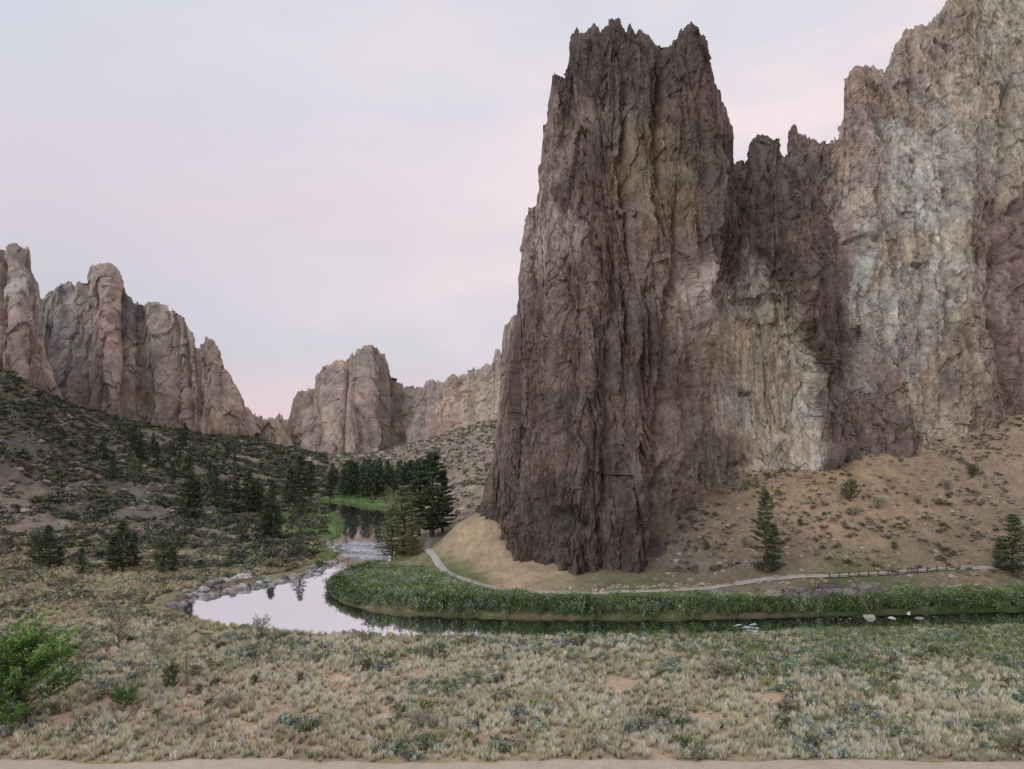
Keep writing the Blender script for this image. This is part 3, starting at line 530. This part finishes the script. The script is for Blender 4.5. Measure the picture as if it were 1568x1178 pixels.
for (u,vt,vb) in [(1302,738,768),(1390,658,690),(1345,762,780),(1490,712,730),(1405,758,772),(1310,777,790),(1080,828,843),(1140,822,838),(1450,735,748),(1225,795,806),(1260,765,775),(1480,800,812),(1370,830,842),(1250,840,852)]: place('slope_shrub',[SAG,SAG,JU],u,vt,vb,None,1.0)
# distant pine grove (one mass)
def grove(name,us,vts,ds,mesh,ws=1.0):
    n=len(mesh.vertices); co=np.zeros(n*3,np.float32); mesh.vertices.foreach_get('co',co); co=co.reshape(-1,3)
    nf=len(mesh.polygons); fi=np.zeros(nf*3,np.int32); mesh.loops.foreach_get('vertex_index',fi); fi=fi.reshape(-1,3)
    cc=np.zeros(n*4,np.float32); mesh.color_attributes['Col'].data.foreach_get('color',cc); cc=cc.reshape(-1,4)[:,:3]
    Vs=[];Fs=[];Cs=[]
    for i,(u,vt,d) in enumerate(zip(us,vts,ds)):
        x=(u-CU)/F*d; z=float(height(np.array([x]),np.array([d]))[0]); s=max(4.,(EYE-(vt-HV)*d/F)-z)/10; a=rng.random()*6.28
        R=np.array([[np.cos(a),-np.sin(a),0],[np.sin(a),np.cos(a),0],[0,0,1]]); Vs.append(co@R.T*[s*ws,s*ws,s]+[x,d,z]); Fs.append(fi+i*n); Cs.append(cc*(.8+.4*rng.random()))
    addobj(name,mkmesh(name,np.concatenate(Vs),np.concatenate(Fs),np.concatenate(Cs),LEAF))
GM=tree_mesh('grovepine',10,5.5,400,'pine',1100,.5,((54,65,55),(78,90,72)),clear=.05)
n=70; us=505+150*rng.random(n); grove('distant_pine_grove',us,700+22*rng.random(n)+np.abs(us-575)*.06,260+60*rng.random(n),GM)
n=30; us=150+340*rng.random(n); dd=200+150*rng.random(n); xx=(us-CU)/F*dd; hz=height(xx,dd); grove('hillside_pines',us,HV+(EYE-(hz+4+6*rng.random(n)))*F/dd,dd,GM)
# foreground bushes
DB=tree_mesh('deciduous',10,12,420,'round',16000,.26,((66,92,48),(98,126,68)),clear=.03)
def bush(nm,me,u,d,h,w):
    x=(u-CU)/F*d; z=float(height(np.array([x]),np.array([float(d)]))[0]); o=addobj(nm,me,None,(x,d,z-.1)); o.scale=(w/12,w/12,h/10); o.rotation_euler=(0,0,u*.1)
bush('green_bush',DB,38,66.5,7.0,9.5); bush('green_bush',DB,-20,67,7.6,10)
bush('small_bush',DB,192,71.5,1.9,2.8)
for (u,d,h,w) in [(263,77,2.6,2.4),(330,77,1.2,1.6),(305,76,1.0,1.2),(390,78,1.1,1.5),(562,83,1.3,1.9),(320,72,.9,1.3),(1205,66,1.2,1.0),(460,79,1.1,1.1),(760,78,1.,1.),(240,69,.9,1.2),(1430,88,1.2,1.8),(1275,84,1.3,2.0)]: bush('small_juniper',JU,u,d,h,w)
for (u,d,h,w) in [(182,92,5.2,3.6),(400,95,3.0,2.6),(640,66,1.6,2.6),(1100,80,2.2,4.2),(980,66,1.5,2.8),(350,72,1.4,2.6),(130,86,2.4,3.6),(240,88,1.8,3.),(1560,60,2.2,2.8),(300,66,1.1,2.),(265,92,2.,3.)]: bush('dry_shrub',SAG,u,d,h,w)
SP=tree_mesh('sapling',10,3.2,450,'round',500,.22,((128,128,108),(148,146,122)),bark=(130,120,110),clear=.15)
bush('bare_sapling',SP,286,75.5,6.8,4.6)
tick('trees')
# ================================================================ FENCE
fe=bpy.data.objects.new('wooden_fence',None); bpy.context.scene.collection.objects.link(fe)
fu=np.linspace(1270,1450,13); fd=np.interp(fu,[1230,1300,1400,1568],[129,130.4,132.8,137.8]); fx=(fu-CU)/F*fd; fz=height(fx,fd)
Vs=[];Fs=[];o=0
for i in range(13):
    for seg in ([((fx[i],fd[i],fz[i]-.3),(fx[i],fd[i],fz[i]+1.15),.11,.1)] + ([((fx[i],fd[i]-.1,fz[i]+hh),(fx[i+1],fd[i+1]-.1,fz[i+1]+hh),.06,.06) for hh in (.95,.5)] if i<12 else [])):
        V,F_=tube(*seg); Vs.append(V);Fs.append(F_+o);o+=len(V)
V=np.concatenate(Vs); addobj('posts_and_rails',mkmesh('fence',V,np.concatenate(Fs),np.ones((len(V),1))*lin((92,82,74)),WOOD),fe)

# ================================================================ WORLD + LIGHT
w=bpy.data.worlds.new('World'); bpy.context.scene.world=w; w.use_nodes=True; nt=w.node_tree; nt.nodes.clear(); L=nt.links
out=nt.nodes.new('ShaderNodeOutputWorld'); add=nt.nodes.new('ShaderNodeAddShader'); L.new(add.outputs[0],out.inputs[0])
SE=math.radians(28); SA=math.radians(222)  # sun azimuth measured clockwise from +Y
st=nt.nodes.new('ShaderNodeTexSky'); st.sky_type='NISHITA'; st.sun_disc=False; st.sun_elevation=SE; st.sun_rotation=SA
bg1=nt.nodes.new('ShaderNodeBackground'); bg1.inputs[1].default_value=.008; L.new(st.outputs[0],bg1.inputs[0]); L.new(bg1.outputs[0],add.inputs[0])
tc=nt.nodes.new('ShaderNodeTexCoord'); sp=nt.nodes.new('ShaderNodeSeparateXYZ'); L.new(tc.outputs['Generated'],sp.inputs[0])
rp=nt.nodes.new('ShaderNodeValToRGB'); e=rp.color_ramp.elements
def C4(c): return tuple(lin(c))+(1,)
e[0].position=0.0; e[0].color=C4((226,200,208)); e[1].position=.6; e[1].color=C4((202,212,228))
for p,c in [(.04,(218,199,208)),(.10,(202,200,211)),(.17,(206,204,215)),(.25,(219,209,218)),(.32,(218,212,223)),(.42,(213,217,228))]:
    k=e.new(p); k.color=C4(c)
mpw=nt.nodes.new('ShaderNodeMapping'); mpw.inputs['Scale'].default_value=(1.0,1.0,3.2); mpw.inputs['Rotation'].default_value=(0.1,.35,.0); L.new(tc.outputs['Generated'],mpw.inputs[0])
n1=nt.nodes.new('ShaderNodeTexNoise'); n1.inputs['Scale'].default_value=1.6; n1.inputs['Detail'].default_value=5; n1.inputs['Roughness'].default_value=.5; L.new(mpw.outputs[0],n1.inputs['Vector'])
ma=nt.nodes.new('ShaderNodeMath'); ma.operation='MULTIPLY_ADD'; ma.inputs[1].default_value=.24; L.new(n1.outputs[0],ma.inputs[0])
mb=nt.nodes.new('ShaderNodeMath'); mb.operation='SUBTRACT'; mb.inputs[1].default_value=.12; L.new(sp.outputs['Z'],mb.inputs[0]); L.new(mb.outputs[0],ma.inputs[2]); L.new(ma.outputs[0],rp.inputs[0])
mr=nt.nodes.new('ShaderNodeMapRange'); mr.inputs[1].default_value=-.5; mr.inputs[2].default_value=.4; L.new(sp.outputs['X'],mr.inputs[0])
n2=nt.nodes.new('ShaderNodeTexNoise'); n2.inputs['Scale'].default_value=2.6; n2.inputs['Detail'].default_value=6; L.new(mpw.outputs[0],n2.inputs['Vector'])
mr2=nt.nodes.new('ShaderNodeMapRange'); mr2.inputs[1].default_value=.40; mr2.inputs[2].default_value=.62; L.new(n2.outputs[0],mr2.inputs[0])
mm=nt.nodes.new('ShaderNodeMath'); mm.operation='MULTIPLY'; L.new(mr.outputs[0],mm.inputs[0]); 
ad=nt.nodes.new('ShaderNodeMath'); ad.operation='ADD'; ad.inputs[1].default_value=.35; L.new(mr2.outputs[0],ad.inputs[0]); L.new(ad.outputs[0],mm.inputs[1])
cl=nt.nodes.new('ShaderNodeMath'); cl.operation='MINIMUM'; cl.inputs[1].default_value=.95; L.new(mm.outputs[0],cl.inputs[0])
mix=nt.nodes.new('ShaderNodeMixRGB'); mix.inputs[2].default_value=C4((247,229,231)); L.new(cl.outputs[0],mix.inputs[0]); L.new(rp.outputs[0],mix.inputs[1])
bg2=nt.nodes.new('ShaderNodeBackground'); bg2.inputs[1].default_value=.97; L.new(mix.outputs[0],bg2.inputs[0]); L.new(bg2.outputs[0],add.inputs[1])
sl=bpy.data.lights.new('sun','SUN'); sl.energy=1.35; sl.angle=math.radians(34); sl.color=(1,.95,.9); so=addobj('sun',sl)
dirv=Vector((math.sin(SA)*math.cos(SE),math.cos(SA)*math.cos(SE),math.sin(SE))); so.rotation_euler=dirv.to_track_quat('Z','Y').to_euler()
cam=bpy.data.cameras.new('camera'); co=addobj('camera',cam,None,(0,0,EYE)); co.rotation_euler=(math.pi/2,0,0)
cam.sensor_width=36; cam.lens=36*F/1568; cam.shift_y=(HV-589)/1568; cam.clip_end=8000; cam.clip_start=.5
sc=bpy.context.scene; sc.camera=co; sc.view_settings.view_transform='Standard'; sc.view_settings.look='None'; sc.view_settings.exposure=0
tick('end')
